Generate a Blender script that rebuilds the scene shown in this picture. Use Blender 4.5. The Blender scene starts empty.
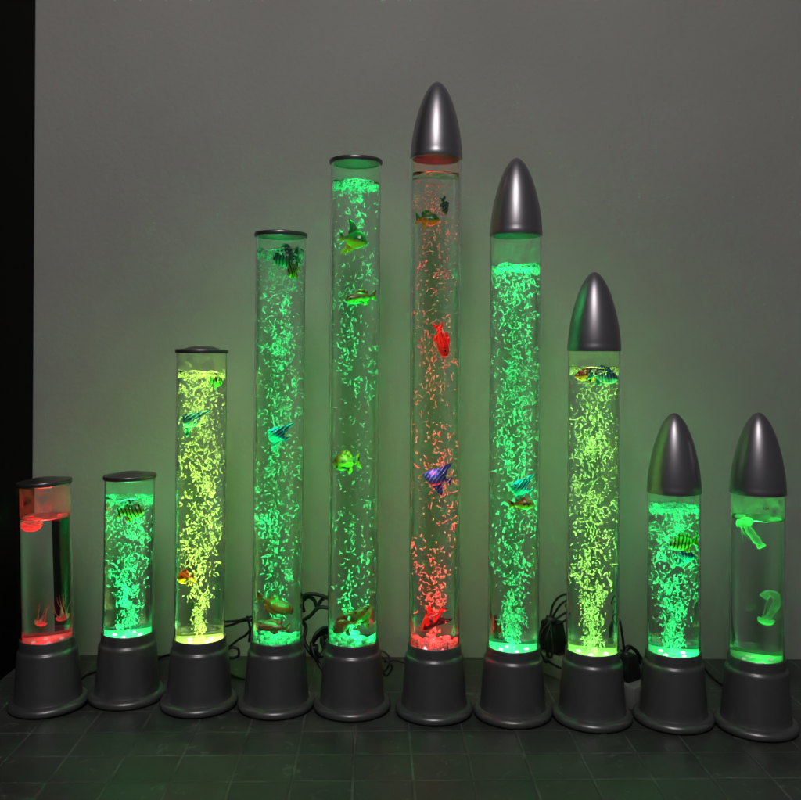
import bpy, bmesh, math, random
from mathutils import Vector, Matrix
R = math.radians
rnd = random.Random(7)
sc = bpy.context.scene
COL = sc.collection

# ------------------------------------------------------------------ camera
F_PX, HOR, CAMZ, ROLL = 880.0, 353.2, 0.58, R(0.35)
cam = bpy.data.cameras.new('camera'); co = bpy.data.objects.new('camera', cam); COL.objects.link(co)
cam.sensor_width = 36; cam.lens = 36 * F_PX / 801; cam.clip_start = 0.02; cam.clip_end = 60
cam.shift_y = -(400 - HOR) / 801 * 1.0
co.location = (0, 0, CAMZ); co.rotation_euler = (R(90), 0, 0)
co.matrix_world = Matrix.Translation((0, 0, CAMZ)) @ Matrix.Rotation(R(90), 4, 'X') @ Matrix.Rotation(ROLL, 4, 'Z')
sc.camera = co


def at(x, y, Y):
    """point at depth Y seen at photograph pixel x, y"""
    dx, dy = (x - 400.5) / F_PX, -(y - HOR) / F_PX
    c, s = math.cos(ROLL), math.sin(ROLL)
    return Vector(((dx * c - dy * s) * Y, Y, CAMZ + (dx * s + dy * c) * Y))


# ------------------------------------------------------------------ helpers
def tag(o, label=None, cat=None, group=None, kind=None):
    if label: o['label'] = label
    if cat: o['category'] = cat
    if group: o['group'] = group
    if kind: o['kind'] = kind
    return o


def empty(name, loc=(0, 0, 0), rot=(0, 0, 0)):
    o = bpy.data.objects.new(name, None); COL.objects.link(o)
    o.location = loc; o.rotation_euler = rot; o.empty_display_size = 0.02
    return o


def obj(name, bm, mat, parent=None, smooth=True, angle=None):
    me = bpy.data.meshes.new(name); bm.to_mesh(me); bm.free()
    if smooth:
        me.polygons.foreach_set('use_smooth', [True] * len(me.polygons))
    if angle is not None:
        me.set_sharp_from_angle(angle=R(angle))
    if mat: me.materials.append(mat)
    o = bpy.data.objects.new(name, me); COL.objects.link(o)
    if parent: o.parent = parent
    return o


def lathe(bm, prof, n=64, closed=False):
    """revolve (r, z) profile about z; r=0 ends collapse to a pole"""
    rings = []
    for r, z in prof:
        if r < 1e-6:
            rings.append([bm.verts.new((0, 0, z))])
        else:
            rings.append([bm.verts.new((r * math.cos(2 * math.pi * k / n), r * math.sin(2 * math.pi * k / n), z)) for k in range(n)])
    pairs = list(zip(rings, rings[1:]))
    if closed: pairs.append((rings[-1], rings[0]))
    for a, b in pairs:
        for k in range(n):
            k2 = (k + 1) % n
            if len(a) == 1 and len(b) == 1: continue
            if len(a) == 1: bm.faces.new((a[0], b[k2], b[k]))
            elif len(b) == 1: bm.faces.new((a[k], a[k2], b[0]))
            else: bm.faces.new((a[k], a[k2], b[k2], b[k]))
    return bm


def box(bm, c, s, bev=0, rot=None):
    r = bmesh.ops.create_cube(bm, size=1)
    vs = r['verts']
    bmesh.ops.scale(bm, vec=s, verts=vs)
    if bev:
        es = list({e for v in vs for e in v.link_edges})
        g = bmesh.ops.bevel(bm, geom=es, offset=bev, segments=2, affect='EDGES', profile=0.5)
        vs = list({v for f in g['faces'] for v in f.verts} | {v for v in vs if v.is_valid})
    if rot: bmesh.ops.rotate(bm, cent=(0, 0, 0), matrix=rot, verts=vs)
    bmesh.ops.translate(bm, vec=c, verts=vs)


def sweep(bm, pts, rad, n=8, caps=True):
    """tube along points; rad is a number or a function of 0..1"""
    pts = [Vector(p) for p in pts]; m = len(pts)
    t0 = (pts[1] - pts[0]).normalized()
    up = Vector((0, 0, 1)) if abs(t0.z) < 0.9 else Vector((1, 0, 0))
    nrm = (up - t0 * up.dot(t0)).normalized()
    rings = []
    for i, p in enumerate(pts):
        t = (pts[min(i + 1, m - 1)] - pts[max(i - 1, 0)])
        if t.length < 1e-9: t = t0
        t = t.normalized()
        nrm = nrm - t * nrm.dot(t)
        if nrm.length < 1e-6: nrm = t.orthogonal()
        nrm.normalize(); b = t.cross(nrm)
        r = rad(i / (m - 1)) if callable(rad) else rad
        rings.append([bm.verts.new(p + (nrm * math.cos(2 * math.pi * k / n) + b * math.sin(2 * math.pi * k / n)) * r) for k in range(n)])
    for a, b in zip(rings, rings[1:]):
        for k in range(n): bm.faces.new((a[k], a[(k + 1) % n], b[(k + 1) % n], b[k]))
    if caps:
        bm.faces.new(rings[0][::-1]); bm.faces.new(rings[-1])


def catmull(P, n=10):
    P = [Vector(p) for p in P]; Q = [P[0]] + P + [P[-1]]; out = []
    for i in range(1, len(Q) - 2):
        a, b, c, d = Q[i - 1:i + 3]
        for k in range(n):
            t = k / n
            out.append(0.5 * ((2 * b) + (c - a) * t + (2 * a - 5 * b + 4 * c - d) * t * t + (3 * b - a - 3 * c + d) * t ** 3))
    out.append(P[-1]); return out


# ------------------------------------------------------------------ materials
def mat(name):
    m = bpy.data.materials.new(name); m.use_nodes = True
    nt = m.node_tree; nt.nodes.clear()
    out = nt.nodes.new('ShaderNodeOutputMaterial')
    return m, nt, out


def N(nt, t, **kw):
    n = nt.nodes.new(t)
    for k, v in kw.items():
        if k in n.inputs: n.inputs[k].default_value = v
        else: setattr(n, k, v)
    return n


def L(nt, a, b): nt.links.new(a, b)


def principled(name, color, rough=0.5, metal=0.0, noise=0.0, nscale=40, bump=0.0, bscale=300, spec=0.5, rnoise=0.0, coat=0.0):
    m, nt, out = mat(name)
    p = N(nt, 'ShaderNodeBsdfPrincipled'); p.inputs['Base Color'].default_value = (*color, 1)
    p.inputs['Roughness'].default_value = rough; p.inputs['Metallic'].default_value = metal
    p.inputs['Specular IOR Level'].default_value = spec; p.inputs['Coat Weight'].default_value = coat
    tc = N(nt, 'ShaderNodeTexCoord')
    if noise or rnoise:
        nz = N(nt, 'ShaderNodeTexNoise'); nz.inputs['Scale'].default_value = nscale; nz.inputs['Detail'].default_value = 5
        L(nt, tc.outputs['Object'], nz.inputs['Vector'])
        if noise:
            mr = N(nt, 'ShaderNodeMapRange'); mr.inputs['To Min'].default_value = 1 - noise; mr.inputs['To Max'].default_value = 1 + noise
            mr.inputs['From Min'].default_value = 0.3; mr.inputs['From Max'].default_value = 0.7
            L(nt, nz.outputs['Fac'], mr.inputs['Value'])
            mx = N(nt, 'ShaderNodeVectorMath', operation='SCALE'); mx.inputs[0].default_value = color
            L(nt, mr.outputs[0], mx.inputs['Scale']); L(nt, mx.outputs[0], p.inputs['Base Color'])
        if rnoise:
            mr = N(nt, 'ShaderNodeMapRange'); mr.inputs['To Min'].default_value = rough - rnoise; mr.inputs['To Max'].default_value = rough + rnoise
            mr.inputs['From Min'].default_value = 0.3; mr.inputs['From Max'].default_value = 0.7
            L(nt, nz.outputs['Fac'], mr.inputs['Value']); L(nt, mr.outputs[0], p.inputs['Roughness'])
    if bump:
        nb = N(nt, 'ShaderNodeTexNoise'); nb.inputs['Scale'].default_value = bscale; nb.inputs['Detail'].default_value = 4
        L(nt, tc.outputs['Object'], nb.inputs['Vector'])
        b = N(nt, 'ShaderNodeBump'); b.inputs['Strength'].default_value = bump; b.inputs['Distance'].default_value = 0.002
        L(nt, nb.outputs['Fac'], b.inputs['Height']); L(nt, b.outputs[0], p.inputs['Normal'])
    L(nt, p.outputs[0], out.inputs[0])
    return m


def glass(name, ior, color=(1, 1, 1), rough=0.0):
    m, nt, out = mat(name)
    g = N(nt, 'ShaderNodeBsdfGlass'); g.inputs['IOR'].default_value = ior; g.inputs['Roughness'].default_value = rough
    g.inputs['Color'].default_value = (*color, 1)
    L(nt, g.outputs[0], out.inputs[0]); return m


def emit(name, color, s):
    m, nt, out = mat(name)
    e = N(nt, 'ShaderNodeEmission'); e.inputs['Color'].default_value = (*color, 1); e.inputs['Strength'].default_value = s
    L(nt, e.outputs[0], out.inputs[0]); return m


M_WALL = principled('painted_wall', (0.375, 0.362, 0.350), 0.75, noise=0.045, nscale=5, bump=0.3, bscale=120)
M_BASE = principled('charcoal_paint', (0.19, 0.188, 0.195), 0.33, metal=0.65, noise=0.03, nscale=90, bump=0.05, bscale=1200, rnoise=0.02)
M_CAP = principled('silver_paint', (0.36, 0.34, 0.37), 0.35, metal=0.9, noise=0.015, nscale=90, bump=0.04, bscale=1500)
M_LID = principled('dark_lid', (0.17, 0.16, 0.165), 0.33, metal=0.8, noise=0.05, nscale=60, bump=0.05)
M_PLATE = principled('white_plate', (0.75, 0.75, 0.75), 0.35)
M_TUBE = glass('clear_acrylic', 1.30, (0.97, 0.985, 0.975))
M_WATER = glass('water', 1.33, (0.985, 0.995, 0.99))
M_CABLE = principled('black_cable', (0.003, 0.003, 0.003), 0.5)
M_PLUG = principled('black_plastic', (0.010, 0.010, 0.011), 0.5, bump=0.1)
M_STRIP = principled('grey_plastic', (0.20, 0.21, 0.20), 0.45, noise=0.05)
M_DARKHOLE = principled('socket_black', (0.02, 0.02, 0.02), 0.6)
M_CABINET = principled('black_laminate', (0.0012, 0.0012, 0.0012), 0.5, spec=0.06)
M_EYE = principled('eye_black', (0.01, 0.01, 0.01), 0.15)
M_TIE = principled('twist_tie', (0.02, 0.02, 0.022), 0.4)
M_PRINT = principled('black_print', (0.02, 0.025, 0.02), 0.6)


def bubble_mat():
    m, nt, out = mat('bubble')
    d = N(nt, 'ShaderNodeBsdfDiffuse'); d.inputs['Color'].default_value = (0.95, 0.95, 0.95, 1)
    t = N(nt, 'ShaderNodeBsdfTranslucent'); t.inputs['Color'].default_value = (0.95, 0.95, 0.95, 1)
    g = N(nt, 'ShaderNodeBsdfGlossy'); g.inputs['Roughness'].default_value = 0.25
    x = N(nt, 'ShaderNodeBsdfTransparent')
    a = N(nt, 'ShaderNodeMixShader', Fac=0.35); b = N(nt, 'ShaderNodeMixShader', Fac=0.15); c = N(nt, 'ShaderNodeMixShader', Fac=0.18)
    L(nt, d.outputs[0], a.inputs[1]); L(nt, t.outputs[0], a.inputs[2])
    L(nt, a.outputs[0], b.inputs[1]); L(nt, g.outputs[0], b.inputs[2])
    tc = N(nt, 'ShaderNodeTexCoord'); nz = N(nt, 'ShaderNodeTexNoise'); nz.inputs['Scale'].default_value = 260; nz.inputs['Detail'].default_value = 2
    mr = N(nt, 'ShaderNodeMapRange'); mr.inputs['From Min'].default_value = 0.38; mr.inputs['From Max'].default_value = 0.66; mr.inputs['To Min'].default_value = 0.05; mr.inputs['To Max'].default_value = 0.80
    L(nt, tc.outputs['Object'], nz.inputs['Vector']); L(nt, nz.outputs['Fac'], mr.inputs['Value']); L(nt, mr.outputs[0], c.inputs[0])
    L(nt, b.outputs[0], c.inputs[1]); L(nt, x.outputs[0], c.inputs[2])
    L(nt, c.outputs[0], out.inputs[0]); return m


M_BUBBLE = bubble_mat()
m, nt, out = mat('glow_film')  # hazy film added so the tube above the water seems to glow
a = N(nt, 'ShaderNodeBsdfTranslucent'); a.inputs[0].default_value = (.9, .9, .9, 1)
x = N(nt, 'ShaderNodeBsdfTransparent'); s1 = N(nt, 'ShaderNodeMixShader')
tc = N(nt, 'ShaderNodeTexCoord'); nz = N(nt, 'ShaderNodeTexNoise'); nz.inputs['Scale'].default_value = 70; nz.inputs['Detail'].default_value = 5
mr = N(nt, 'ShaderNodeMapRange'); mr.inputs['From Min'].default_value = 0.3; mr.inputs['From Max'].default_value = 0.7; mr.inputs['To Min'].default_value = 0.0; mr.inputs['To Max'].default_value = 0.13
L(nt, tc.outputs['Object'], nz.inputs['Vector']); L(nt, nz.outputs['Fac'], mr.inputs['Value']); L(nt, mr.outputs[0], s1.inputs[0])
L(nt, x.outputs[0], s1.inputs[1]); L(nt, a.outputs[0], s1.inputs[2]); L(nt, s1.outputs[0], out.inputs[0]); M_GLOW_FILM = m



def jelly_mat(name, col):
    m, nt, out = mat(name)
    d = N(nt, 'ShaderNodeBsdfDiffuse'); d.inputs['Color'].default_value = (*col, 1)
    t = N(nt, 'ShaderNodeBsdfTranslucent'); t.inputs['Color'].default_value = (*col, 1)
    x = N(nt, 'ShaderNodeBsdfTransparent')
    lw = N(nt, 'ShaderNodeLayerWeight', Blend=0.35)
    mr = N(nt, 'ShaderNodeMapRange'); mr.inputs['To Min'].default_value = 0.35; mr.inputs['To Max'].default_value = 1.0
    a = N(nt, 'ShaderNodeMixShader', Fac=0.6); c = N(nt, 'ShaderNodeMixShader')
    L(nt, lw.outputs['Facing'], mr.inputs['Value']); L(nt, mr.outputs[0], c.inputs[0])
    L(nt, d.outputs[0], a.inputs[1]); L(nt, t.outputs[0], a.inputs[2])
    L(nt, x.outputs[0], c.inputs[1]); L(nt, a.outputs[0], c.inputs[2])
    L(nt, c.outputs[0], out.inputs[0]); return m


M_JELLY_R = jelly_mat('red_silicone', (0.95, 0.75, 0.78))
M_JELLY_G = jelly_mat('clear_silicone', (0.85, 0.95, 0.85))


def fish_mat(name, top, bottom, stripe=None, kind='stripe', scale=1.0, w=0.5, zc=0.0, amount=1.0):
    """plastic paint: back colour over belly colour, with dark stripes or spots"""
    m, nt, out = mat(name)
    p = N(nt, 'ShaderNodeBsdfPrincipled'); p.inputs['Roughness'].default_value = 0.28
    p.inputs['Subsurface Weight'].default_value = 0.0; p.inputs['Coat Weight'].default_value = 0.3
    tc = N(nt, 'ShaderNodeTexCoord')
    sep = N(nt, 'ShaderNodeSeparateXYZ'); L(nt, tc.outputs['Object'], sep.inputs[0])
    nz = N(nt, 'ShaderNodeTexNoise'); nz.inputs['Scale'].default_value = 160; L(nt, tc.outputs['Object'], nz.inputs['Vector'])
    ad = N(nt, 'ShaderNodeMath', operation='MULTIPLY_ADD'); ad.inputs[1].default_value = 0.010; L(nt, nz.outputs['Fac'], ad.inputs[0]); L(nt, sep.outputs['Z'], ad.inputs[2])
    mr = N(nt, 'ShaderNodeMapRange'); mr.inputs['From Min'].default_value = zc + 0.001; mr.inputs['From Max'].default_value = zc + 0.007
    L(nt, ad.outputs[0], mr.inputs['Value'])
    mx = N(nt, 'ShaderNodeMix', data_type='RGBA'); mx.inputs[6].default_value = (*bottom, 1); mx.inputs[7].default_value = (*top, 1)
    L(nt, mr.outputs[0], mx.inputs[0]); res = mx.outputs[2]
    if stripe:
        if kind == 'stripe':
            wv = N(nt, 'ShaderNodeTexWave'); wv.inputs['Scale'].default_value = 55 * scale; wv.inputs['Distortion'].default_value = 2.5
            wv.inputs['Detail'].default_value = 1; wv.inputs['Detail Scale'].default_value = 1.0
            rt = N(nt, 'ShaderNodeMapping'); rt.inputs['Rotation'].default_value = (0, R(20), 0)
            L(nt, tc.outputs['Object'], rt.inputs[0]); L(nt, rt.outputs[0], wv.inputs['Vector']); src = wv.outputs['Fac']
        else:
            vz = N(nt, 'ShaderNodeTexNoise'); vz.inputs['Scale'].default_value = 170 * scale; vz.inputs['Detail'].default_value = 1
            L(nt, tc.outputs['Object'], vz.inputs['Vector']); src = vz.outputs['Fac']
        r2 = N(nt, 'ShaderNodeMapRange'); r2.inputs['From Min'].default_value = w; r2.inputs['From Max'].default_value = w + 0.08
        r2.inputs['To Max'].default_value = amount
        L(nt, src, r2.inputs['Value'])
        m2 = N(nt, 'ShaderNodeMix', data_type='RGBA'); L(nt, r2.outputs[0], m2.inputs[0]); L(nt, res, m2.inputs[6]); m2.inputs[7].default_value = (*stripe, 1)
        res = m2.outputs[2]
    L(nt, res, p.inputs['Base Color']); L(nt, p.outputs[0], out.inputs[0])
    return m


# ------------------------------------------------------------------ setting
WALL_Y = 1.68
CAB_X = -0.700


def wall():
    bm = bmesh.new(); box(bm, (1.15, WALL_Y + 0.05, 1.3), (3.7, 0.1, 2.8))
    return tag(obj('wall', bm, M_WALL, smooth=False), kind='structure')


wall()

# tiled surface: one sheet of dark tiles with slightly raised, lighter lines
m, nt, out = mat('dark_tiles')
p = N(nt, 'ShaderNodeBsdfPrincipled')
tc = N(nt, 'ShaderNodeTexCoord'); mp = N(nt, 'ShaderNodeMapping'); mp.inputs['Rotation'].default_value = (0, 0, R(-1.5)); mp.inputs['Location'].default_value = (0.03, 0.055, 0)
L(nt, tc.outputs['Object'], mp.inputs[0])
bk = N(nt, 'ShaderNodeTexBrick'); bk.offset = 0.0; bk.offset_frequency = 2; bk.squash = 1
bk.inputs['Scale'].default_value = 1; bk.inputs['Brick Width'].default_value = 0.082; bk.inputs['Row Height'].default_value = 0.078
bk.inputs['Mortar Size'].default_value = 0.0026; bk.inputs['Mortar Smooth'].default_value = 0.6
bk.inputs['Color1'].default_value = (0.050, 0.053, 0.051, 1); bk.inputs['Color2'].default_value = (0.060, 0.063, 0.060, 1); bk.inputs['Mortar'].default_value = (0.095, 0.108, 0.095, 1)
L(nt, mp.outputs[0], bk.inputs[0])
nz = N(nt, 'ShaderNodeTexNoise'); nz.inputs['Scale'].default_value = 9; nz.inputs['Detail'].default_value = 8; nz.inputs['Roughness'].default_value = 0.7; L(nt, tc.outputs['Object'], nz.inputs['Vector'])
mr = N(nt, 'ShaderNodeMapRange'); mr.inputs['From Min'].default_value = 0.3; mr.inputs['From Max'].default_value = 0.7; mr.inputs['To Min'].default_value = 0.6; mr.inputs['To Max'].default_value = 1.35
L(nt, nz.outputs['Fac'], mr.inputs['Value'])
nm = N(nt, 'ShaderNodeTexNoise'); nm.inputs['Scale'].default_value = 14; nm.inputs['Detail'].default_value = 3; L(nt, tc.outputs['Object'], nm.inputs['Vector'])
rm = N(nt, 'ShaderNodeMapRange'); rm.inputs['From Min'].default_value = 0.40; rm.inputs['From Max'].default_value = 0.62; L(nt, nm.outputs['Fac'], rm.inputs['Value'])
mm = N(nt, 'ShaderNodeMix', data_type='RGBA'); L(nt, rm.outputs[0], mm.inputs[0]); mm.inputs[6].default_value = (0.058, 0.062, 0.058, 1); mm.inputs[7].default_value = (0.115, 0.122, 0.110, 1); L(nt, mm.outputs[2], bk.inputs['Mortar'])
vm = N(nt, 'ShaderNodeVectorMath', operation='SCALE'); L(nt, bk.outputs['Color'], vm.inputs[0]); L(nt, mr.outputs[0], vm.inputs['Scale'])
# pale scuffs
n3 = N(nt, 'ShaderNodeTexNoise'); n3.inputs['Scale'].default_value = 38; n3.inputs['Detail'].default_value = 6; n3.inputs['Distortion'].default_value = 1.5; L(nt, tc.outputs['Object'], n3.inputs['Vector'])
r3 = N(nt, 'ShaderNodeMapRange'); r3.inputs['From Min'].default_value = 0.62; r3.inputs['From Max'].default_value = 0.74; r3.inputs['To Max'].default_value = 0.5; L(nt, n3.outputs['Fac'], r3.inputs['Value'])
mx = N(nt, 'ShaderNodeMix', data_type='RGBA'); L(nt, r3.outputs[0], mx.inputs[0]); L(nt, vm.outputs[0], mx.inputs[6]); mx.inputs[7].default_value = (0.24, 0.25, 0.235, 1)
L(nt, mx.outputs[2], p.inputs['Base Color'])
r4 = N(nt, 'ShaderNodeMapRange'); r4.inputs['To Min'].default_value = 0.28; r4.inputs['To Max'].default_value = 0.6; L(nt, nz.outputs['Fac'], r4.inputs['Value']); L(nt, r4.outputs[0], p.inputs['Roughness'])
bp = N(nt, 'ShaderNodeBump'); bp.inputs['Strength'].default_value = 0.5; bp.inputs['Distance'].default_value = 0.002; bp.invert = True
L(nt, bk.outputs['Fac'], bp.inputs['Height']); L(nt, bp.outputs[0], p.inputs['Normal'])
L(nt, p.outputs[0], out.inputs[0]); M_FLOOR = m
bm = bmesh.new()
vs = [bm.verts.new(v) for v in ((-2.2, 0.3, 0), (3.0, 0.3, 0), (3.0, WALL_Y + 0.05, 0), (-2.2, WALL_Y + 0.05, 0))]
bm.faces.new(vs)
tag(obj('floor', bm, M_FLOOR, smooth=False), kind='structure')

# tall black cabinet on the left
cab = empty('cabinet', (CAB_X - 0.30, 1.36, 0))
tag(cab, 'tall black cabinet standing against the wall at the left edge', 'cabinet')
bm = bmesh.new(); box(bm, (0, 0.02, 1.2), (0.6, 0.60, 2.4), 0.003); obj('carcass', bm, M_CABINET, cab, smooth=False)
bm = bmesh.new(); box(bm, (-0.0, -0.292, 1.2), (0.594, 0.018, 2.38), 0.003); dr = obj('door', bm, M_CABINET, cab, smooth=False)
bm = bmesh.new(); sweep(bm, [(0.24, -0.30, 0.95), (0.24, -0.325, 0.95), (0.24, -0.325, 1.15), (0.24, -0.30, 1.15)], 0.005); obj('handle', bm, M_BASE, dr)

# ------------------------------------------------------------------ lamps
GREEN = (0.010, 1.0, 0.19)
YELL = (0.56, 1.0, 0.11)
LIME = (0.26, 1.0, 0.10)
RED = (1.0, 0.018, 0.018)
R_T = 0.0410          # tube
Z_T = 0.112          # height of the collar
GC = 'bubble tube lamps standing in a row'
LIGHTGROUP = []


def light(name, kind, parent, loc, rot, energy, color, size=0.0, size_y=None, falloff=None, spread=None):
    l = bpy.data.lights.new(name, kind); l.color = color; l.energy = energy
    if kind == 'AREA':
        if size_y: l.shape = 'RECTANGLE'; l.size = size; l.size_y = size_y
        else: l.shape = 'DISK'; l.size = size
        if spread: l.spread = R(spread)
    else: l.shadow_soft_size = size
    if falloff:
        l.use_nodes = True; nt = l.node_tree; e = nt.nodes['Emission']
        f = nt.nodes.new('ShaderNodeLightFalloff'); f.inputs['Strength'].default_value = falloff[1]; f.inputs['Smooth'].default_value = 0
        nt.links.new(f.outputs[falloff[0]], e.inputs['Strength'])
    o = bpy.data.objects.new(name, l); COL.objects.link(o); o.location = loc; o.rotation_euler = rot
    if parent: o.parent = parent
    return o


def base_mesh():
    bm = bmesh.new()
    prof = [(0, 0.001), (0.056, 0.001), (0.0605, 0.002), (0.0625, 0.0045), (0.0630, 0.0075), (0.0622, 0.0105), (0.0600, 0.0130), (0.0575, 0.0142), (0.0555, 0.0147),
            (0.0535, 0.0155), (0.0526, 0.0175), (0.0518, 0.024), (0.0472, 0.0890), (0.0469, 0.0910), (0.0462, 0.0932), (0.0452, 0.0945), (0.0442, 0.0953),
            (0.0434, 0.0975), (0.0433, 0.100), (0.0431, 0.1105), (0.0428, 0.1125), (0.0421, 0.1132), (0.0416, 0.1130), (0.0414, 0.1110), (0.0414, 0.1060), (0, 0.1060)]
    return lathe(bm, prof, 96)


def cap_mesh(h=0.126, r=0.0422):
    bm = bmesh.new(); prof = [(0.0, 0.010), (r - 0.0035, 0.0085), (r - 0.0022, 0.0), (r - 0.0004, 0.0), (r, 0.0008), (r, 0.0075), (r - 0.0005, 0.0095)]
    for k in range(1, 25):
        t = k / 24
        z = 0.0095 + (h - 0.0095) * t
        rr = (r - 0.0005) * max(0.0, 1 - t ** 1.5) ** 0.55
        prof.append((rr if k < 24 else 0.0, z))
        if k == 23:
            for tt in (0.975, 0.99, 0.997): prof.append(((r - 0.0005) * (1 - tt ** 1.5) ** 0.55, 0.0095 + (h - 0.0095) * tt))
    prof.sort(key=lambda q: 0)
    return lathe(bm, prof, 96)


def lid_mesh(r=0.0432):
    bm = bmesh.new()
    prof = [(0, 0.0015), (r - 0.006, 0.0015), (r - 0.005, 0.0), (r - 0.0006, 0.0), (r, 0.0008), (r + 0.0002, 0.0045), (r - 0.0006, 0.0062), (r - 0.003, 0.0068),
            (r - 0.013, 0.0070), (r - 0.018, 0.0086), (r - 0.026, 0.0108), (r - 0.034, 0.0118), (0, 0.0122)]
    return lathe(bm, prof, 96)


def tube_mesh(z0, z1):
    bm = bmesh.new()
    return lathe(bm, [(R_T, z0), (R_T, z1), (R_T - 0.0022, z1), (R_T - 0.0022, z0)], 128, closed=True)


R_W = R_T - 0.00245


def water_mesh(z0, z1, seed, still):
    """closed body of water with a gently ruffled top"""
    bm = bmesh.new(); r_ = random.Random(seed); n = 128
    nz = 2
    rings = [[bm.verts.new((R_W * math.cos(2 * math.pi * k / n), R_W * math.sin(2 * math.pi * k / n), z)) for k in range(n)] for z in (z0, z1 - 0.004)]
    ph = [(r_.uniform(0, 6), r_.uniform(60, 260), r_.uniform(0, 6.28)) for _ in range(6)]
    amp = 0.00015 if still else 0.0007

    def hgt(x, y): return sum(math.sin(a + f * (x * math.cos(d) + y * math.sin(d))) for a, f, d in ph) * amp
    top = []
    for rr in (R_W, R_W * 0.985, R_W * 0.94, R_W * 0.85, R_W * 0.7, R_W * 0.5, R_W * 0.3, R_W * 0.12):
        men = 0.0022 * math.exp(-(R_W - rr) / 0.0015)
        top.append([bm.verts.new((rr * math.cos(2 * math.pi * k / n), rr * math.sin(2 * math.pi * k / n),
                                  z1 + men + hgt(rr * math.cos(2 * math.pi * k / n), rr * math.sin(2 * math.pi * k / n)))) for k in range(n)])
    allr = rings + top
    for a, b in zip(allr, allr[1:]):
        for k in range(n): bm.faces.new((a[k], a[(k + 1) % n], b[(k + 1) % n], b[k]))
    c = bm.verts.new((0, 0, z1 + hgt(0, 0)))
    for k in range(n): bm.faces.new((allr[-1][k], allr[-1][(k + 1) % n], c))
    bm.faces.new(rings[0][::-1])
    return bm


def wisp(bm, c, size, r_, flat=1.0):
    """one air bubble: a curled rim of light, as rising flattened bubbles look"""
    ang = r_.uniform(0.9, 3.0); rad = size * r_.uniform(0.6, 1.35); th = size * r_.uniform(0.24, 0.50)
    q = Matrix.Rotation(r_.uniform(0, 6.28), 3, 'Z') @ Matrix.Rotation(r_.gauss(1.3, 0.6), 3, 'X') @ Matrix.Rotation(r_.uniform(0, 6.28), 3, 'Z')
    m = 6; wob = r_.uniform(-0.5, 0.5) * rad; st = r_.uniform(1.2, 2.5)
    pts = []
    for k in range(m + 1):
        a = ang * (k / m - 0.5)
        v = q @ Vector((rad * math.cos(a) - rad * 0.7, rad * math.sin(a) * 1.15, wob * math.sin(a * 1.5)))
        v.z *= st; pts.append(c + v)
    sweep(bm, pts, lambda t: th * (0.25 + 0.75 * math.sin(math.pi * min(max(t, 0.0), 1.0)) ** 0.6), 5)


def drop(bm, c, r, r_):
    q = Matrix.Translation(c) @ Matrix.Rotation(r_.uniform(0, 3), 4, 'Z') @ Matrix.Diagonal((r * r_.uniform(.8, 1.4), r, r * r_.uniform(.5, 1.1), 1))
    bmesh.ops.create_icosphere(bm, subdivisions=1, radius=1, matrix=q)


def bubbles_mesh(z0, z1, count, seed, size=0.0026, spread=0.17, clump=0.5, low=1.0):
    bm = bmesh.new(); r_ = random.Random(seed)
    rmax = R_W - 0.004
    knots = [(r_.uniform(0, 6.28), r_.uniform(0.2, 1.0), r_.random()) for _ in range(max(6, count // 28))]
    done = 0
    while done < count:
        if r_.random() < clump:
            a, q, t = r_.choice(knots); a += r_.gauss(0, 0.35); q = min(1, max(0, q + r_.gauss(0, 0.12))); t += r_.gauss(0, 0.022)
        else:
            a = r_.uniform(0, 6.28); q = math.sqrt(r_.random()); t = r_.random() ** low
        if not 0 <= t <= 1: continue
        z = z0 + t * (z1 - z0)
        lim = min(rmax, 0.009 + (z - z0) * spread + 0.004 * math.sin(z * 60 + seed)) * min(1.25, max(0.35, r_.gauss(0.9, 0.22))); lim = min(lim, rmax)
        c = Vector((lim * q * math.cos(a), lim * q * math.sin(a), z))
        s = size * r_.uniform(0.65, 1.25)
        if r_.random() < 0.62: wisp(bm, c, s, r_)
        else: drop(bm, c, s * r_.uniform(0.3, 0.62), r_)
        done += 1
    return bm


def foam_mesh(z, seed, n=170, th=0.006):
    bm = bmesh.new(); r_ = random.Random(seed)
    for _ in range(n):
        a = r_.uniform(0, 6.28); q = r_.random() ** 0.35 * (R_W - 0.0035)
        h = abs(r_.gauss(0, 0.5)) * th * (1 + 0.6 * math.sin(a * 3 + seed))
        c = Vector((q * math.cos(a), q * math.sin(a), z - 0.0025 - h))
        if r_.random() < 0.45: wisp(bm, c, 0.0030, r_)
        else: drop(bm, c, r_.uniform(0.0010, 0.0024), r_)
    return bm


def gravel_mesh(z, seed, n=150):
    bm = bmesh.new(); r_ = random.Random(seed)
    for _ in range(n):
        a = r_.uniform(0, 6.28); q = math.sqrt(r_.random()) * (R_W - 0.005)
        s = r_.uniform(0.0024, 0.0046)
        M4 = Matrix.Translation((q * math.cos(a), q * math.sin(a), z + s * 0.6 + r_.random() ** 2 * 0.010)) @ Matrix.Rotation(r_.uniform(0, 6), 4, (r_.random() + .1, r_.random(), r_.random())) @ Matrix.Diagonal((s * 1.2, s, s * 0.75, 1))
        bmesh.ops.create_icosphere(bm, subdivisions=2, radius=1, matrix=M4)
    return bm


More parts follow.
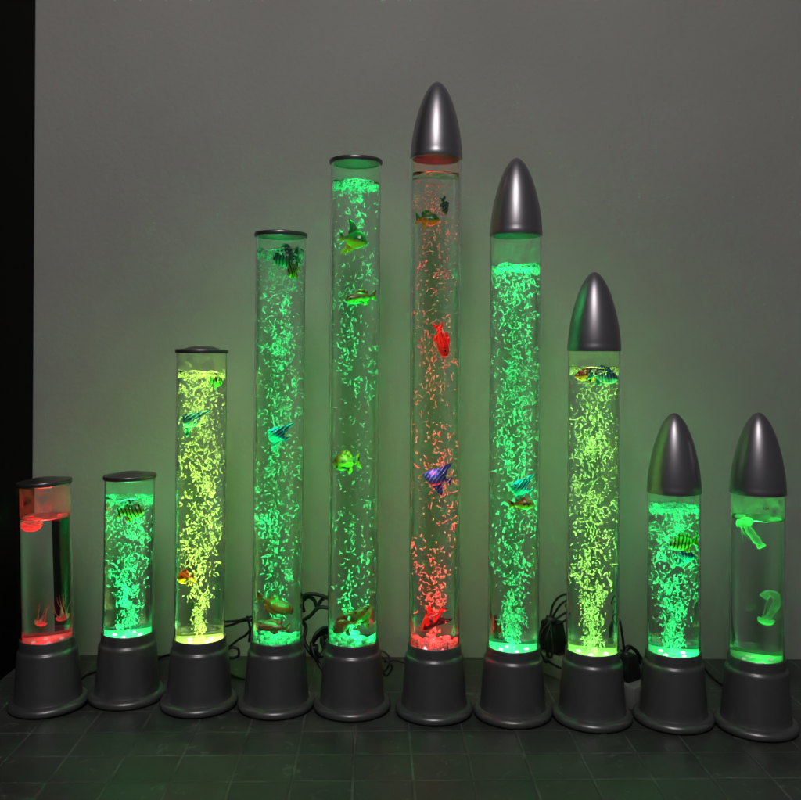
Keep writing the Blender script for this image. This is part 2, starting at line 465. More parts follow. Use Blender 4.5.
M_GRAVEL = glass('clear_pebble', 1.5)
m, nt, out = mat('frosted_pebble')
a = N(nt, 'ShaderNodeBsdfTranslucent'); a.inputs[0].default_value = (.9, .9, .9, 1)
b = N(nt, 'ShaderNodeBsdfDiffuse'); b.inputs[0].default_value = (.8, .8, .8, 1)
g = N(nt, 'ShaderNodeBsdfGlossy'); g.inputs['Roughness'].default_value = 0.1
s1 = N(nt, 'ShaderNodeMixShader', Fac=0.5); s2 = N(nt, 'ShaderNodeMixShader', Fac=0.25)
L(nt, a.outputs[0], s1.inputs[1]); L(nt, b.outputs[0], s1.inputs[2]); L(nt, s1.outputs[0], s2.inputs[1]); L(nt, g.outputs[0], s2.inputs[2]); L(nt, s2.outputs[0], out.inputs[0])
M_GRAVEL = m

BASE_ME = CAP_ME = LID_ME = None
# pos, tilt, tube top z, cap?, water z, colour, bubbles, wisp size, lights (plume, inner, glow), kind
# position found from where each foot meets the tiles in the photograph; tilts are the small real leans
LAMPS = [
    dict(g=(-0.5728, 1.4412), t=-1.4, top=0.3604, cap=0, wz=0.3079, c=RED, n=0, gap=1.3, lab='short lamp with flat dark lid and red jellyfish inside, beside the black cabinet', cat='jellyfish lamp'),
    dict(g=(-0.4549, 1.4754), t=0.4, top=0.3660, cap=0, wz=0.3358, c=GREEN, n=1250, lab='short bright green bubble lamp with flat dark lid, second from the left', plume=1.9, inner=1.5),
    dict(g=(-0.3278, 1.4476), t=0.12, top=0.5780, cap=0, wz=0.5467, c=YELL, n=2100, lab='yellow green bubble lamp, the only one glowing yellow under a flat dark lid', plume=1.5, inner=1.5),
    dict(g=(-0.2004, 1.4428), t=0.25, top=0.7690, cap=0, wz=0.7444, c=GREEN, n=1800, lab='green bubble lamp with the second tallest flat lid, two rust brown fish at its bottom', plume=1.2, inner=1.15),
    dict(g=(-0.0755, 1.4376), t=0.06, top=0.8883, cap=0, wz=0.8556, c=GREEN, n=900, lab='tallest flat lidded lamp, with faint green bubbles and a yellow fish near its top', plume=1.0, inner=0.7),
    dict(g=(0.0579, 1.4248), t=-0.15, top=0.8896, cap=1, wz=0.8653, gap=0.35, c=RED, n=1200, lab='tallest lamp of all, bullet cap raised above a tube of faint red bubbles', plume=3.4, inner=1.0),
    dict(g=(0.1838, 1.4152), t=0.06, top=0.7693, cap=1, wz=0.7194, c=GREEN, n=2300, lab='tall green bubble lamp with a silver bullet cap, right of the red one', plume=1.2, inner=1.1),
    dict(g=(0.3088, 1.4018), t=-0.05, top=0.5851, cap=1, wz=0.5580, c=LIME, n=2100, lab='lime green bubble lamp of mid height with silver bullet cap and fish at the surface', plume=1.1, inner=1.2),
    dict(g=(0.4368, 1.3986), t=-0.12, top=0.3617, cap=1, wz=0.3395, c=GREEN, n=1500, lab='short bullet capped lamp full of bright green bubbles, second from the right', plume=1.7, inner=1.4),
    dict(g=(0.5585, 1.3744), t=0.12, top=0.3648, cap=1, wz=0.3257, c=(0.02, 1.0, 0.08), n=0, gap=2.5, lab='short bullet capped lamp with no bubbles and a curled jellyfish inside, at the right end', cat='jellyfish lamp'),
]
ROOTS = []
for i, d in enumerate(LAMPS):
    root = empty('bubble_lamp' if d['n'] else 'jellyfish_lamp', (*d['g'], 0), (0, R(d['t']), rnd.uniform(0, 0.0)))
    tag(root, d['lab'], d.get('cat', 'bubble lamp'), GC)
    ROOTS.append(root)

    def share(name, builder, material, key):
        me = bpy.data.meshes.get(key)
        if me is None:
            o = obj(key, builder(), material, root, angle=40); o.name = name; o.data.name = key; return o
        o = bpy.data.objects.new(name, me); COL.objects.link(o); o.parent = root; return o
    share('base', base_mesh, M_BASE, 'base_mesh')
    # light plate and LEDs under the water
    bm = bmesh.new(); lathe(bm, [(0, 0.1078), (0.0365, 0.1078), (0.0385, 0.1085), (0.0395, 0.1078), (0.0395, 0.1064), (0, 0.1064)], 64)
    plate = obj('light_plate', bm, M_PLATE, root, angle=40)
    c = d['c']; hot = tuple(0.45 + 0.55 * v for v in c)
    ml = emit('led_glow_%s' % '_'.join('%d' % (v * 100) for v in c), hot, 4 if d['n'] else 0.6)
    for k in range(4):
        a = math.pi / 2 * k + 0.5 + i
        bm = bmesh.new(); bmesh.ops.create_uvsphere(bm, u_segments=16, v_segments=8, radius=0.0026, matrix=Matrix.Translation((0.016 * math.cos(a), 0.016 * math.sin(a), 0.1085)) @ Matrix.Diagonal((1, 1, 0.8, 1)))
        obj('led', bm, ml, plate)
    if d['n']:
        bm = bmesh.new(); lathe(bm, [(0, 0.108), (0.006, 0.108), (0.0055, 0.116), (0.002, 0.1175), (0, 0.1175)], 24)
        obj('air_stone', bm, M_PLATE, plate, angle=40)
    top = d['top']
    obj('tube', tube_mesh(Z_T - 0.004, top + 0.0008 if not d['cap'] else top + 0.004), M_TUBE, root, angle=50)
    obj('water', water_mesh(0.10615, d['wz'], i, not d['n']), M_WATER, root, angle=50)
    if d['cap']:
        o = share('cap', cap_mesh, M_CAP, 'cap_mesh'); o.location = (0, 0, top)
        if i == 5: o.location = (0.0005, 0, top + 0.004); o.rotation_euler = (0, R(0.6), 0)
    else:
        o = share('lid', lid_mesh, M_LID, 'lid_mesh'); o.location = (0, 0, top + (0.0015 if i < 2 else 0)); o.rotation_euler = (0, R((-2.4, -1.6, 0, 0, 0)[i]), 0)
    if d['n']:
        sz = {1: 0.0019, 3: 0.0022, 4: 0.0023, 5: 0.0023, 8: 0.0019}.get(i, 0.0020)
        tag(obj('bubbles', bubbles_mesh(0.118, d['wz'] - 0.006, d['n'], 31 + i, sz, 0.26 if d['top'] < 0.4 else 0.17, 0.6), M_BUBBLE, root), kind='stuff')
        if i != 5:
            tag(obj('foam', foam_mesh(d['wz'], 50 + i, 190, 0.006), M_BUBBLE, root), kind='stuff')
        light('plume_light', 'AREA', root, (0, 0, 0.113), (R(180), 0, 0), 1, c if i != 7 else (0.75, 1.0, 0.18), 0.060, falloff=('Constant', 6.5 * d['plume']), spread=60)
    else:
        light('plume_light', 'AREA', root, (0, 0, 0.113), (R(180), 0, 0), 1, c, 0.060, falloff=('Constant', 7), spread=60)
    # LED light on the plate
    for k in range(2):
        a = 1.9 + k * 2.6 + i
        light('led_light', 'POINT', root, (0.02 * math.cos(a), 0.02 * math.sin(a), 0.128 if i in (3, 4, 5) else 0.1185), (0, 0, 0), {3: 0.2, 4: 0.4, 5: 0.45}[i] if i in (3, 4, 5) else 0.07 if d['n'] else 0.02, c, 0.0)
    # added point lamps in place of light scattered inside the water column
    if d['n']:
        nin = max(4, int((d['wz'] - 0.15) / 0.055))
        for k in range(nin):
            z = 0.15 + (d['wz'] - 0.16) * (k + 0.5) / nin
            a = -1.57 + 1.25 * math.sin(k * 2.4)
            light('column_fill_light', 'POINT', root, (0.031 * math.cos(a), 0.031 * math.sin(a), z), (0, 0, 0), (0.19 + 0.05 * k / nin) * d['inner'] * (1.5 * (1 - k / nin) ** 1.6 + 0.05 if i == 5 else 1.0), c if i != 5 else (1.0, 0.10, 0.08), 0.0)
        light('column_fill_light', 'POINT', root, (0.0, -0.022, d['wz'] - 0.020), (0, 0, 0), (0.20 if i != 5 else 0.02) * d['inner'], c, 0.0)
    # added area lamps behind the tube, in place of its glow on the wall
    if d['n']:
        hh = d['wz'] - Z_T; k = {5: 0.15, 4: 0.5, 3: 0.7, 1: 1.0, 6: 0.9, 7: 1.6, 8: 2.6}.get(i, 0.85)
        ng = max(2, round(hh * 0.8 / 0.10))
        for q in range(ng):
            light('wall_fill_light', 'AREA', root, (0, R_T + 0.034, Z_T + hh * (0.3 + 0.7 * (q + 0.5) / ng)), (R(122), 0, 0), 0.10 * hh * k / ng, tuple(0.85 * v + 0.10 for v in c), 0.06, 0.08, spread=175)
    # added lamp in the air gap, and a film added to catch its glow
    ga = d.get('gap', 1.0)
    light('gap_fill_light', 'POINT', root, (0, -0.01, (d['wz'] + top) / 2), (0, 0, 0), 0.020 * ga, c, 0.0)
    if top - d['wz'] > 0.012:
        bm = bmesh.new(); lathe(bm, [(R_T - 0.0024, d['wz'] + 0.003), (R_T - 0.0024, top - 0.001), (R_T - 0.00255, top - 0.001), (R_T - 0.00255, d['wz'] + 0.003)], 96, closed=True)
        obj('glow_film', bm, M_GLOW_FILM, root, angle=50)

# ------------------------------------------------------------------ fish
def fish_body(Lg, H, T, kind):
    bm = bmesh.new(); n = 18; m = 20; rings = []
    for i in range(n + 1):
        t = i / n
        x = Lg * (0.5 - t * 0.86)
        prof = {'oval': lambda t: math.sin(math.pi * (0.04 + 0.88 * t) ** 0.85) ** 0.8,
                'angel': lambda t: math.sin(math.pi * (0.03 + 0.90 * t) ** 0.95) ** 1.15,
                'slim': lambda t: math.sin(math.pi * (0.05 + 0.85 * t) ** 0.7) ** 0.7}[kind](t)
        h = H / 2 * max(prof, 0.12); w = T / 2 * max(prof, 0.10) ** 0.8
        zc = H * 0.03 * math.sin(t * 3)
        rings.append([bm.verts.new((x, w * math.cos(a) * (1 - 0.25 * abs(math.sin(a))), zc + h * math.sin(a))) for a in (2 * math.pi * k / m for k in range(m))])
    nose = bm.verts.new((Lg * 0.53, 0, -H * 0.01)); end = bm.verts.new((-Lg * 0.37, 0, 0.0))
    for k in range(m): bm.faces.new((rings[0][(k + 1) % m], rings[0][k], nose)); bm.faces.new((rings[-1][k], rings[-1][(k + 1) % m], end))
    for a, b in zip(rings, rings[1:]):
        for k in range(m): bm.faces.new((a[k], a[(k + 1) % m], b[(k + 1) % m], b[k]))
    bmesh.ops.recalc_face_normals(bm, faces=bm.faces)
    return bm


def fin(pts, th=0.0007, wave=0.0010, off=0.0):
    """solid thin fin from an outline in x-z, subdivided and rippled"""
    bm = bmesh.new()
    pl = catmull([(x, 0, z) for x, z in pts] + [(pts[0][0], 0, pts[0][1])], 5)[:-1]
    cx = sum(p.x for p in pl) / len(pl); cz = sum(p.z for p in pl) / len(pl)
    for s in (-1, 1):
        rings = []
        for q in (1.0, 0.66, 0.33):
            rings.append([bm.verts.new((cx + (p.x - cx) * q, s * th * (1.4 - q) * 0.9 + wave * math.sin((cx + (p.x - cx) * q) * 900 + (p.z - cz) * 500 * q) + off, cz + (p.z - cz) * q)) for p in pl])
        c = bm.verts.new((cx, s * th * 1.2 + off, cz)); n = len(pl)
        for a, b in zip(rings, rings[1:]):
            for k in range(n): bm.faces.new((a[k], a[(k + 1) % n], b[(k + 1) % n], b[k]))
        for k in range(n): bm.faces.new((rings[-1][k], rings[-1][(k + 1) % n], c))
        if s < 0: outer = rings[0]
        else:
            for k in range(n): bm.faces.new((outer[k], outer[(k + 1) % n], rings[0][(k + 1) % n], rings[0][k]))
    bmesh.ops.recalc_face_normals(bm, faces=bm.faces)
    return bm


FG = 'plastic fish floating in the tubes'


def fish(lamp, off, rot, Lg, H, kind, fm, label, eye=True, T=None, group=FG):
    """off = (x, y, z) inside the lamp; rot = (heading about z, pitch, roll) in degrees"""
    g = LAMPS[lamp]['g']; t = R(LAMPS[lamp]['t'])
    r = empty('fish', (g[0] + off[0] + off[2] * math.sin(t), g[1] + off[1], off[2]))
    r.matrix_world = Matrix.Translation(r.location) @ Matrix.Rotation(R(rot[0]), 4, 'Z') @ Matrix.Rotation(R(rot[1]), 4, 'Y') @ Matrix.Rotation(R(rot[2]), 4, 'X')
    tag(r, label, 'toy fish', group)
    if group == FG: Lg *= 1.17; H *= 1.17
    T = T or H * 0.42
    obj('body', fish_body(Lg, H, T, kind), fm, r)
    q = -Lg * 0.34
    if kind == 'angel':
        obj('tail', fin([(q, 0.0015), (q - Lg * .14, H * .20), (q - Lg * .26, H * .24), (q - Lg * .20, 0), (q - Lg * .25, -H * .22), (q - Lg * .13, -H * .18), (q, -0.0015)]), fm, r)
        obj('dorsal_fin', fin([(Lg * .22, H * .36), (0, H * .62), (-Lg * .22, H * .92), (-Lg * .42, H * 1.02), (-Lg * .30, H * .60), (-Lg * .26, H * .22)]), fm, r)
        obj('anal_fin', fin([(Lg * .15, -H * .38), (-Lg * .02, -H * .60), (-Lg * .22, -H * .84), (-Lg * .36, -H * .86), (-Lg * .28, -H * .5), (-Lg * .24, -H * .20)]), fm, r)
    else:
        obj('tail', fin([(q, 0.0015), (q - Lg * .16, H * .38), (q - Lg * .32, H * .48), (q - Lg * .24, 0), (q - Lg * .31, -H * .44), (q - Lg * .16, -H * .34), (q, -0.0015)]), fm, r)
        obj('dorsal_fin', fin([(Lg * .20, H * .40), (Lg * .05, H * .70), (-Lg * .15, H * .74), (-Lg * .30, H * .56), (-Lg * .26, H * .22)]), fm, r)
        obj('anal_fin', fin([(Lg * .02, -H * .40), (-Lg * .10, -H * .66), (-Lg * .25, -H * .58), (-Lg * .24, -H * .20)]), fm, r)
    for s in (-1, 1):
        obj('pectoral_fin', fin([(Lg * .14, -H * .02), (Lg * .02, H * .10), (-Lg * .08, H * .02), (Lg * .0, -H * .12)], 0.0004, 0.0003, s * (T * 0.43)), fm, r)
        if eye:
            bm = bmesh.new(); bmesh.ops.create_uvsphere(bm, u_segments=12, v_segments=8, radius=Lg * 0.048, matrix=Matrix.Translation((Lg * 0.32, s * T * 0.30, H * 0.08)) @ Matrix.Diagonal((1, 0.6, 1, 1)))
            obj('eye', bm, M_EYE, r)
    return r


YEL, ORG, DGR, BRI, TEAL, NAVY, BRN, REDF, BLK = (0.92, 0.62, 0.02), (0.92, 0.11, 0.01), (0.01, 0.33, 0.05), (0.05, 0.75, 0.08), (0.02, 0.40, 0.34), (0.015, 0.03, 0.28), (0.45, 0.03, 0.006), (0.70, 0.03, 0.015), (0.015, 0.015, 0.015)
fm_yg = fish_mat('yellow_green_fish_paint', DGR, YEL, zc=0.001)
fm_lm = fish_mat('lime_bellied_fish_paint', DGR, (0.50, 0.60, 0.02), zc=0.001)
fm_ygs = fish_mat('yellow_striped_fish_paint', (0.30, 0.55, 0.03), YEL, BLK, 'stripe', 1.1, 0.68)
fm_gs = fish_mat('green_striped_fish_paint', DGR, BRI, BLK, 'stripe', 1.1, 0.66)
fm_oy = fish_mat('orange_spotted_fish_paint', ORG, YEL, BLK, 'spot', 1.0, 0.58)
fm_tl = fish_mat('teal_fish_paint', (0.0, 0.09, 0.42), (0.02, 0.42, 0.42), (0.35, 0.9, 0.75), 'stripe', 1.3, 0.86, amount=0.7)
fm_nv = fish_mat('blue_striped_fish_paint', (0.002, 0.03, 0.34), (0.002, 0.05, 0.40), (0.04, 0.42, 0.6), 'stripe', 1.2, 0.84)
fm_br = fish_mat('brown_green_fish_paint', BRN, (0.25, 0.55, 0.05), BLK, 'spot', 1.2, 0.62)
fm_rd = fish_mat('red_fish_paint', REDF, (0.75, 0.08, 0.03), (0.3, 0.01, 0.01), 'spot', 0.8, 0.62)
fm_ob = fish_mat('rust_fish_paint', (0.62, 0.014, 0.004), (0.55, 0.016, 0.004), (0.10, 0.05, 0.01), 'spot', 0.7, 0.60)
fm_rk = fish_mat('red_black_fish_paint', BLK, (0.75, 0.05, 0.03), BLK, 'spot', 0.6, 0.56, zc=0.003)
fm_gn = fish_mat('dark_green_fish_paint', (0.01, 0.20, 0.10), (0.02, 0.30, 0.16), BLK, 'stripe', 1.2, 0.75)


def zi(lamp, py):
    """height inside a lamp that shows at photograph row py"""
    return at(LAMPS[lamp]['g'][0] * 0 + 400.5, py, LAMPS[lamp]['g'][1]).z


def fz(lamp, py):
    g = LAMPS[lamp]['g']; px = 400.5 + F_PX * g[0] / g[1]
    return at(px, py, g[1]).z


FR = -0.020   # just behind the front of the tube
fish(1, (0.010, FR, fz(1, 509)), (10, 0, 0), 0.030, 0.022, 'oval', fm_ygs, 'yellow green fish with black stripes near the top of the second lamp from the left')
fish(2, (-0.010, FR, fz(2, 420)), (200, -35, 0), 0.026, 0.024, 'angel', fm_tl, 'teal angelfish in the upper part of the yellow green lamp')
fish(2, (0.023, -0.008, fz(2, 381)), (60, 0, 0), 0.018, 0.016, 'oval', fm_gs, 'small green fish at the right edge under the surface of the yellow green lamp')
fish(2, (-0.018, -0.016, fz(2, 575)), (160, 10, 0), 0.022, 0.016, 'oval', fm_oy, 'small yellow fish at the left edge of the yellow green lamp, low down')
fish(3, (0.010, FR, fz(3, 259)), (180, 10, 0), 0.030, 0.026, 'oval', fm_gn, 'round dark green fish just under the water surface of the tall flat lidded lamp')
fish(3, (0.020, -0.018, fz(3, 272)), (250, 30, 0), 0.024, 0.020, 'oval', fm_ygs, 'yellow and black fish at the right edge beneath a round dark green fish')
fish(3, (0.000, FR, fz(3, 434)), (190, -30, 0), 0.026, 0.024, 'angel', fm_tl, 'blue green angelfish halfway up the green flat lidded lamp')
fish(4, (0.000, FR, fz(4, 242)), (-10, 14, 0), 0.034, 0.026, 'angel', fm_yg, 'yellow fish with tall green back fin near the top of the tallest flat lidded lamp')
fish(4, (0.008, FR, fz(4, 299)), (190, 10, 0), 0.036, 0.016, 'oval', fm_br, 'reddish brown fish with green belly, second from the top of its lamp')
fish(4, (-0.012, FR, fz(4, 461)), (170, 8, 0), 0.032, 0.023, 'oval', fm_oy, 'orange fish with yellow belly and dark spots halfway up a tall lamp')
fish(5, (-0.012, FR, fz(5, 222)), (-8, 6, 0), 0.027, 0.018, 'oval', fm_lm, 'yellow bellied fish with green back just below the raised bullet cap')
fish(5, (0.011, FR + 0.002, fz(5, 209)), (60, 70, 0), 0.021, 0.014, 'oval', fm_gn, 'small dark green fish hanging nose down beside the yellow bellied one', eye=False)
fish(5, (0.008, FR, fz(5, 342)), (10, 78, 0), 0.040, 0.014, 'slim', fm_rd, 'red fish standing on end in the tallest lamp')
fish(5, (0.002, FR, fz(5, 476)), (172, -14, 0), 0.034, 0.024, 'angel', fm_nv, 'dark blue fish with pale stripes in the red lamp')
fish(6, (0.006, FR, fz(6, 486)), (200, -20, 0), 0.028, 0.023, 'angel', fm_tl, 'blue green fish above a yellow one in the tall green bullet capped lamp')
fish(6, (0.010, FR, fz(6, 502)), (0, 0, 0), 0.028, 0.014, 'oval', fm_oy, 'yellow fish with orange back below a blue green fish')
fish(6, (-0.016, 0.000, fz(6, 629)), (90, 80, 0), 0.016, 0.010, 'oval', fm_ob, 'tiny rust orange fish at the bottom left of the green bullet capped lamp', eye=False)
fish(7, (-0.014, FR + 0.002, fz(7, 375)), (175, 5, 0), 0.030, 0.015, 'oval', fm_oy, 'yellow and red fish pressed against the surface at the left of the lime lamp')
fish(7, (0.010, FR, fz(7, 376)), (10, 10, 0), 0.034, 0.020, 'oval', fm_tl, 'blue green fish floating at the surface at the right of the lime lamp')
fish(8, (0.006, FR, fz(8, 540)), (190, 8, 0), 0.032, 0.020, 'oval', fm_ygs, 'green yellow fish with black stripes in the short bullet capped bubble lamp')
fish(8, (0.010, FR + 0.004, fz(8, 553)), (20, 10, 0), 0.026, 0.016, 'angel', fm_tl, 'pale teal fish right below a striped one in the short bubble lamp')
SG = 'plastic fish sunk to the gravel'
fish(3, (0.002, -0.012, fz(3, 602)), (165, 158, 0), 0.052, 0.022, 'slim', fm_ob, 'rust brown fish lying slanted on top of another one at the bottom of its tube', group=SG)
fish(3, (-0.006, -0.018, fz(3, 622)), (178, -6, 30), 0.046, 0.018, 'slim', fm_ob, 'rust brown fish lying flat on bright green gravel', group=SG)
fish(4, (-0.013, -0.016, fz(4, 622)), (200, 25, 0), 0.036, 0.022, 'oval', fm_ob, 'rust red fish resting at the left on glowing gravel', group=SG)
fish(4, (0.014, -0.012, fz(4, 612)), (20, -50, 0), 0.036, 0.022, 'angel', fm_br, 'brown and green fish leaning nose up at the right on glowing gravel', group=SG)
fish(5, (-0.004, -0.010, fz(5, 617)), (5, 130, 0), 0.046, 0.020, 'angel', fm_rk, 'red and black fish leaning tail up on red glowing gravel', group=SG)
for li in (3, 4, 5):
    tag(obj('gravel', gravel_mesh(0.1078, 80 + li, 120), M_GRAVEL, ROOTS[li]), kind='stuff')

# ------------------------------------------------------------------ jellyfish
def jelly(lamp, off, pts, r, mt, label, tent=7, tl=0.03, seed=1, rot=(0, 0, 0), curl=None):
    g = LAMPS[lamp]['g']; t = R(LAMPS[lamp]['t']); q = random.Random(seed)
    o = empty('jellyfish', (g[0] + off[0] + off[2] * math.sin(t), g[1] + off[1], off[2]), tuple(R(v) for v in rot))
    tag(o, label, 'toy jellyfish', 'silicone jellyfish in the two bubble free lamps')
    bm = bmesh.new()
    prof = [(0, r * .75)] + [(r * math.sin(a), r * .75 * math.cos(a)) for a in (0.2, .4, .6, .8, 1.0, 1.2, 1.4, 1.57)] + [(r * .98, -r * .08), (r * .86, -r * .10), (r * .84, 0), (r * .75, r * .3), (r * .5, r * .5), (r * .2, r * .6), (0, r * .62)]
    lathe(bm, prof, 32)
    for v in bm.verts:
        a = math.atan2(v.co.y, v.co.x); v.co.z += 0.0009 * math.sin(a * 6) * (v.co.xy.length / r) ** 2
    obj('bell', bm, mt, o)
    for k in range(tent):
        a = 6.28 * k / tent + q.uniform(-.2, .2); p = Vector((r * .55 * math.cos(a), r * .55 * math.sin(a), 0)); P = [p.copy()]
        drift = Vector((q.uniform(-.4, .4), q.uniform(-.4, .4), -1))
        for s in range(5):
            p = p + drift * tl / 5 + Vector((q.uniform(-1, 1), q.uniform(-1, 1), q.uniform(-.3, .3))) * 0.0016; P.append(p.copy())
        bm = bmesh.new(); sweep(bm, catmull(P, 4), lambda u: 0.0008 * (1.1 - u), 6)
        obj('tentacle', bm, mt, o)
    if pts:
        bm = bmesh.new(); sweep(bm, catmull(pts, 8), lambda u: 0.0036 + 0.0016 * math.sin(u * 3.1) + 0.001 * math.sin(u * 22) * 0.5 + (0.0022 * max(0, u - .8) * 5), 14)
        obj('arm', bm, mt, o)
    return o


jelly(0, (-0.014, -0.014, 0.3000), None, 0.0155, M_JELLY_R, 'red jellyfish floating flat against the water surface in the lamp beside the black cabinet', 6, 0.010, 3, (180, 0, 0))
jelly(0, (-0.004, -0.010, fz(0, 619)), None, 0.0085, M_JELLY_R, 'small red jellyfish hovering in the left half of its tube, near the bottom', 6, 0.028, 4, (165, 20, 0))
jelly(0, (0.0235, -0.004, fz(0, 615)), None, 0.0100, M_JELLY_R, 'red jellyfish hovering in the right half of its tube, near the bottom', 7, 0.034, 5, (170, -18, 0))
jelly(9, (-0.023, -0.012, 0.3195), [(0, 0, 0.004), (0.004, 0, -0.012), (0.009, 0, -0.030), (0.012, 0, -0.040)], 0.0125, M_JELLY_G, 'green lit jellyfish under the surface with a straight arm trailing down', 5, 0.030, 6, (0, -18, 0))
jelly(9, (0.007, -0.012, fz(9, 616)), [(0, 0, 0.002), (0.003, 0, -0.012), (0.006, 0, -0.026), (0.002, 0, -0.038), (-0.007, 0, -0.041), (-0.012, 0, -0.032)], 0.0105, M_JELLY_G,
      'green lit jellyfish with upturned bell and thick curled arm in the right end lamp', 6, 0.036, 7, (180, 14, 0))

# faint print on the tube of the right end lamp, and a small cross on the tallest
def print_on(lamp, txt, z, ang, size):
    cu = bpy.data.curves.new('print', 'FONT'); cu.body = txt; cu.size = size; cu.extrude = 0.00008; cu.align_x = 'CENTER'
    tmp = bpy.data.objects.new('tmp', cu); COL.objects.link(tmp)
    dg = bpy.context.evaluated_depsgraph_get(); me = bpy.data.meshes.new_from_object(tmp.evaluated_get(dg))
    COL.objects.unlink(tmp); bpy.data.objects.remove(tmp)
    rr = R_T + 0.0003
    for v in me.vertices:
        a = ang + v.co.x / rr; h = v.co.z
        v.co = ((rr + h) * math.sin(a), -(rr + h) * math.cos(a), z + v.co.y)
    me.materials.clear(); me.materials.append(M_PRINT)
    o = bpy.data.objects.new('printed_mark', me); COL.objects.link(o); o.parent = ROOTS[lamp]
    return o


print_on(9, '30A', fz(9, 506) + 0.001, -0.10, 0.006)
print_on(5, 'x', fz(5, 179), 0.85, 0.008)

# ------------------------------------------------------------------ cords, adapters, power strip
CGRP = 'black cords behind the lamps'


def cord(lamp, paths, label, r=0.0021, ties=()):
    """the cord of one lamp, a part of it"""
    g = LAMPS[lamp]['g']
    inv = (Matrix.Translation((*g, 0)) @ Matrix.Rotation(R(LAMPS[lamp]['t']), 4, 'Y')).inverted()
    bm = bmesh.new()
    for P in paths: sweep(bm, [inv @ v for v in catmull(P, 8)], r, 8)
    o = obj('power_cord', bm, M_CABLE, ROOTS[lamp]); tag(o, label)
    for tpos, tr in ties:
        bm = bmesh.new(); lathe(bm, [(tr, -0.005), (tr + .002, -0.004), (tr + .002, 0.004), (tr, 0.005)], 20); t = obj('cable_tie', bm, M_TIE, o); t.location = inv @ Vector(tpos)
    return o


def A(l): return [at(*q) for q in l]


def F0(x, y):
    """point on the tiles that shows at a photograph pixel"""
    a = at(x, y, 1.0); Y = CAMZ / (CAMZ - a.z)
    p = at(x, y, Y); p.z = 0.0022; return p


cord(0, [[F0(70, 690), F0(84, 678), F0(98, 672), F0(108, 671)]], 'short run of thin black cord between the two lamps at the left end')
cord(1, [[F0(150, 666), F0(160, 659), F0(168, 656), F0(180, 655)]], 'short run of thin black cord left of the yellow green lamp')
cord(2, [A([(212, 624, 1.50), (224, 622, 1.50), (240, 620, 1.50), (256, 615, 1.50)]),
      A([(214, 627, 1.51), (228, 626, 1.51), (243, 621, 1.51), (254, 622, 1.50), (247, 634, 1.50), (238, 640, 1.51), (226, 650, 1.51), (218, 660, 1.52)]) + [F0(224, 668), F0(232, 676), F0(242, 680), F0(256, 680)],
      A([(247, 616, 1.50), (250, 628, 1.50), (249, 642, 1.50)]),
      A([(226, 654, 1.5), (230, 648, 1.5), (238, 649, 1.5), (238, 656, 1.5), (230, 658, 1.5), (226, 654, 1.5)])],
     'bundle of doubled black cord with a small loop, right of the yellow green lamp', 0.0022)
cord(3, [A([(298, 606, 1.50), (303, 596, 1.50), (312, 594, 1.50), (322, 596, 1.50), (334, 601, 1.50), (342, 606, 1.5)]),
      A([(300, 622, 1.50), (310, 616, 1.50), (318, 608, 1.50), (328, 608, 1.50), (342, 612, 1.50)]),
      A([(304, 612, 1.51), (302, 603, 1.51), (308, 597, 1.51), (314, 600, 1.51), (317, 606, 1.51), (324, 598, 1.51), (336, 598, 1.51)]),
      A([(300, 618, 1.51), (306, 628, 1.51), (304, 640, 1.50), (310, 652, 1.49), (318, 660, 1.49)])] +
     [A([(336 , 630 + k, 1.50), (324 - k, 628 + k * 2, 1.49), (315 - k * .5, 636 + k * 2, 1.48), (313, 648, 1.48), (318 + k, 656, 1.48), (324 + k, 650, 1.485), (322, 640 - k, 1.49), (336, 637 + k * 1.5, 1.5)]) for k in range(4)] +
     [A([(311, 642, 1.48), (314, 655, 1.47), (319, 664, 1.47), (324, 672, 1.46)])],
     'large knotted coil of black cord between the two tall flat lidded lamps', 0.0033, [(at(314, 648, 1.48), 0.006)])
cord(4, [A([(372, 650, 1.48), (384, 652, 1.48), (390, 660, 1.47), (386, 670, 1.47), (380, 672, 1.47)]),
      A([(380, 656, 1.47), (388, 662, 1.46), (392, 668, 1.46), (386, 676, 1.46), (381, 668, 1.46)]),
      A([(384, 662, 1.47), (394, 660, 1.47), (404, 663, 1.47), (412, 666, 1.47)])],
     'small tangle of thin black cord left of the lamp with red light', 0.0016)


def adapter(c, s, rz, label, cordpaths, tie):
    o = empty('power_adapter', (c.x, c.y, c.z - s[2] / 2), (0, 0, R(rz))); tag(o, label, 'power adapter', 'black plug adapters on the power strip')
    bm = bmesh.new(); box(bm, (0, 0, s[2] / 2), s, 0.003)
    for v in bm.verts:
        k = 1 - 0.35 * (v.co.z / s[2]); v.co.x *= k; v.co.y *= k
    obj('housing', bm, M_PLUG, o, smooth=True, angle=35)
    inv = (Matrix.Translation(o.location) @ Matrix.Rotation(R(rz), 4, 'Z')).inverted()
    for P in cordpaths:
        bm = bmesh.new(); sweep(bm, [inv @ v for v in catmull(P, 8)], 0.0021, 8); obj('cable', bm, M_CABLE, o)
    bm = bmesh.new(); sweep(bm, [inv @ v for v in tie], 0.0075, 10); obj('cable_tie', bm, M_TIE, o)
    return o


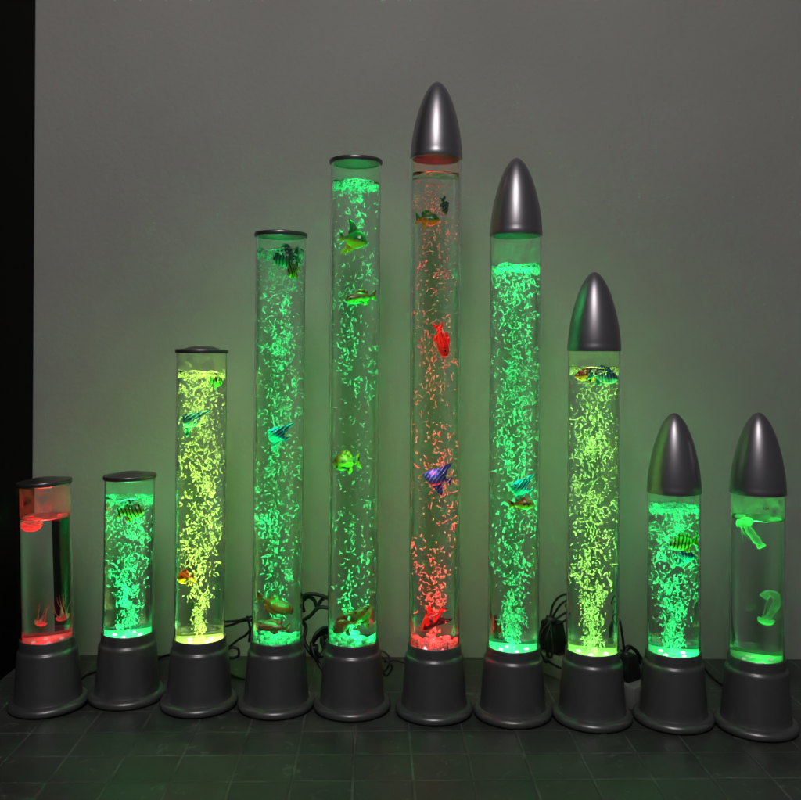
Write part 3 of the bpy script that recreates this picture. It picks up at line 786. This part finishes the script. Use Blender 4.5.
# power strip runs from behind the tall green lamp to behind the short one
pA, pB = F0(548, 672), F0(646, 700)
pA = Vector((0.275, 1.622, 0)); pB = Vector((0.386, 1.467, 0))
dv = pB - pA; mid = (pA + pB) / 2; ang = math.degrees(math.atan2(dv.y, dv.x))
ps = empty('power_strip', mid, (0, 0, R(ang))); tag(ps, 'grey power strip lying on the tiles behind the lime green lamp', 'power strip')
bm = bmesh.new(); box(bm, (0, 0, 0.019), (dv.length + 0.06, 0.052, 0.038), 0.004); body = obj('housing', bm, M_STRIP, ps, smooth=True, angle=35)
for k in range(4):
    bm = bmesh.new(); box(bm, (-0.066 + 0.044 * k, 0, 0.0385), (0.028, 0.028, 0.002), 0.0008); s_ = obj('socket', bm, M_DARKHOLE, ps, smooth=False)
bm = bmesh.new(); box(bm, (0.098, 0, 0.040), (0.014, 0.02, 0.006), 0.001); obj('switch', bm, M_DARKHOLE, ps, smooth=False)
a1 = Vector((0.281, 1.612, 0)); a1.z = 0.0395 + 0.027
adapter(a1, (0.046, 0.04, 0.052), ang, 'larger black adapter with tied loops of cord, left of the lime green lamp',
        [A([(550, 622, 1.53), (552, 608, 1.53), (558, 598, 1.53), (568, 594, 1.53), (574, 600, 1.54)]),
         A([(551, 620, 1.53), (558, 608, 1.52), (564, 602, 1.52), (572, 599, 1.52), (566, 606, 1.53), (572, 610, 1.53)]),
         A([(552, 622, 1.52), (562, 615, 1.52), (568, 612, 1.52), (572, 614, 1.53), (566, 620, 1.53), (556, 625, 1.53)]),
         A([(550, 622, 1.52), (542, 632, 1.51), (538, 644, 1.50), (542, 656, 1.50), (547, 662, 1.50), (547, 645, 1.51), (549, 630, 1.52)]),
         A([(551, 624, 1.51), (546, 640, 1.50), (548, 655, 1.50), (552, 656, 1.50), (552, 640, 1.50), (550, 626, 1.51)]),
         A([(547, 660, 1.50), (552, 664, 1.50), (560, 668, 1.50), (568, 672, 1.50)])],
        [at(546, 619, 1.53), at(556, 622, 1.53)])
a2 = at(632, 662, 1.475); a2.x = 0.383; a2.y = 1.472; a2.z = 0.0395 + 0.020
adapter(a2, (0.034, 0.036, 0.040), ang, 'smaller black adapter with one loop of cord, right of the lime green lamp',
        [A([(624, 656, 1.475), (623, 640, 1.475), (620, 622, 1.48), (618, 618, 1.5)]),
         A([(622, 652, 1.475), (628, 646, 1.475), (636, 650, 1.475), (640, 656, 1.475), (646, 664, 1.48)]),
         A([(624, 654, 1.48), (631, 648, 1.48), (638, 655, 1.48), (640, 664, 1.48)]),
         A([(618, 650, 1.475), (625, 652, 1.475), (630, 656, 1.475), (626, 664, 1.475)])],
        [at(623, 654, 1.475), at(630, 657, 1.475)])
cord(8, [[F0(697, 658) + Vector((0, 0, .01)), F0(704, 668), F0(712, 678), F0(722, 686), F0(736, 690)]], 'single thin black cord between the two lamps at the right end', 0.0018)

# ------------------------------------------------------------------ room light
light('room_light', 'AREA', None, (-0.12, -0.35, 2.15), (R(40), 0, 0), 18, (1.0, 0.95, 0.93), 0.55, 0.9)
w = bpy.data.worlds.new('World'); sc.world = w; w.use_nodes = True
bg = w.node_tree.nodes['Background']; bg.inputs[0].default_value = (0.9, 0.95, 1.0, 1); bg.inputs[1].default_value = 0.05

# ------------------------------------------------------------------ render
sc.render.engine = 'CYCLES'
cy = sc.cycles
cy.max_bounces = 18; cy.transmission_bounces = 16; cy.glossy_bounces = 6; cy.diffuse_bounces = 3; cy.transparent_max_bounces = 24
cy.caustics_reflective = False; cy.caustics_refractive = True; cy.blur_glossy = 0.6
cy.sample_clamp_indirect = 16.0
cy.use_denoising = True
try: cy.denoiser = 'OPENIMAGEDENOISE'
except Exception: pass
vs_ = sc.view_settings; vs_.view_transform = 'Standard'; vs_.look = 'None'; vs_.exposure = 0; vs_.gamma = 1
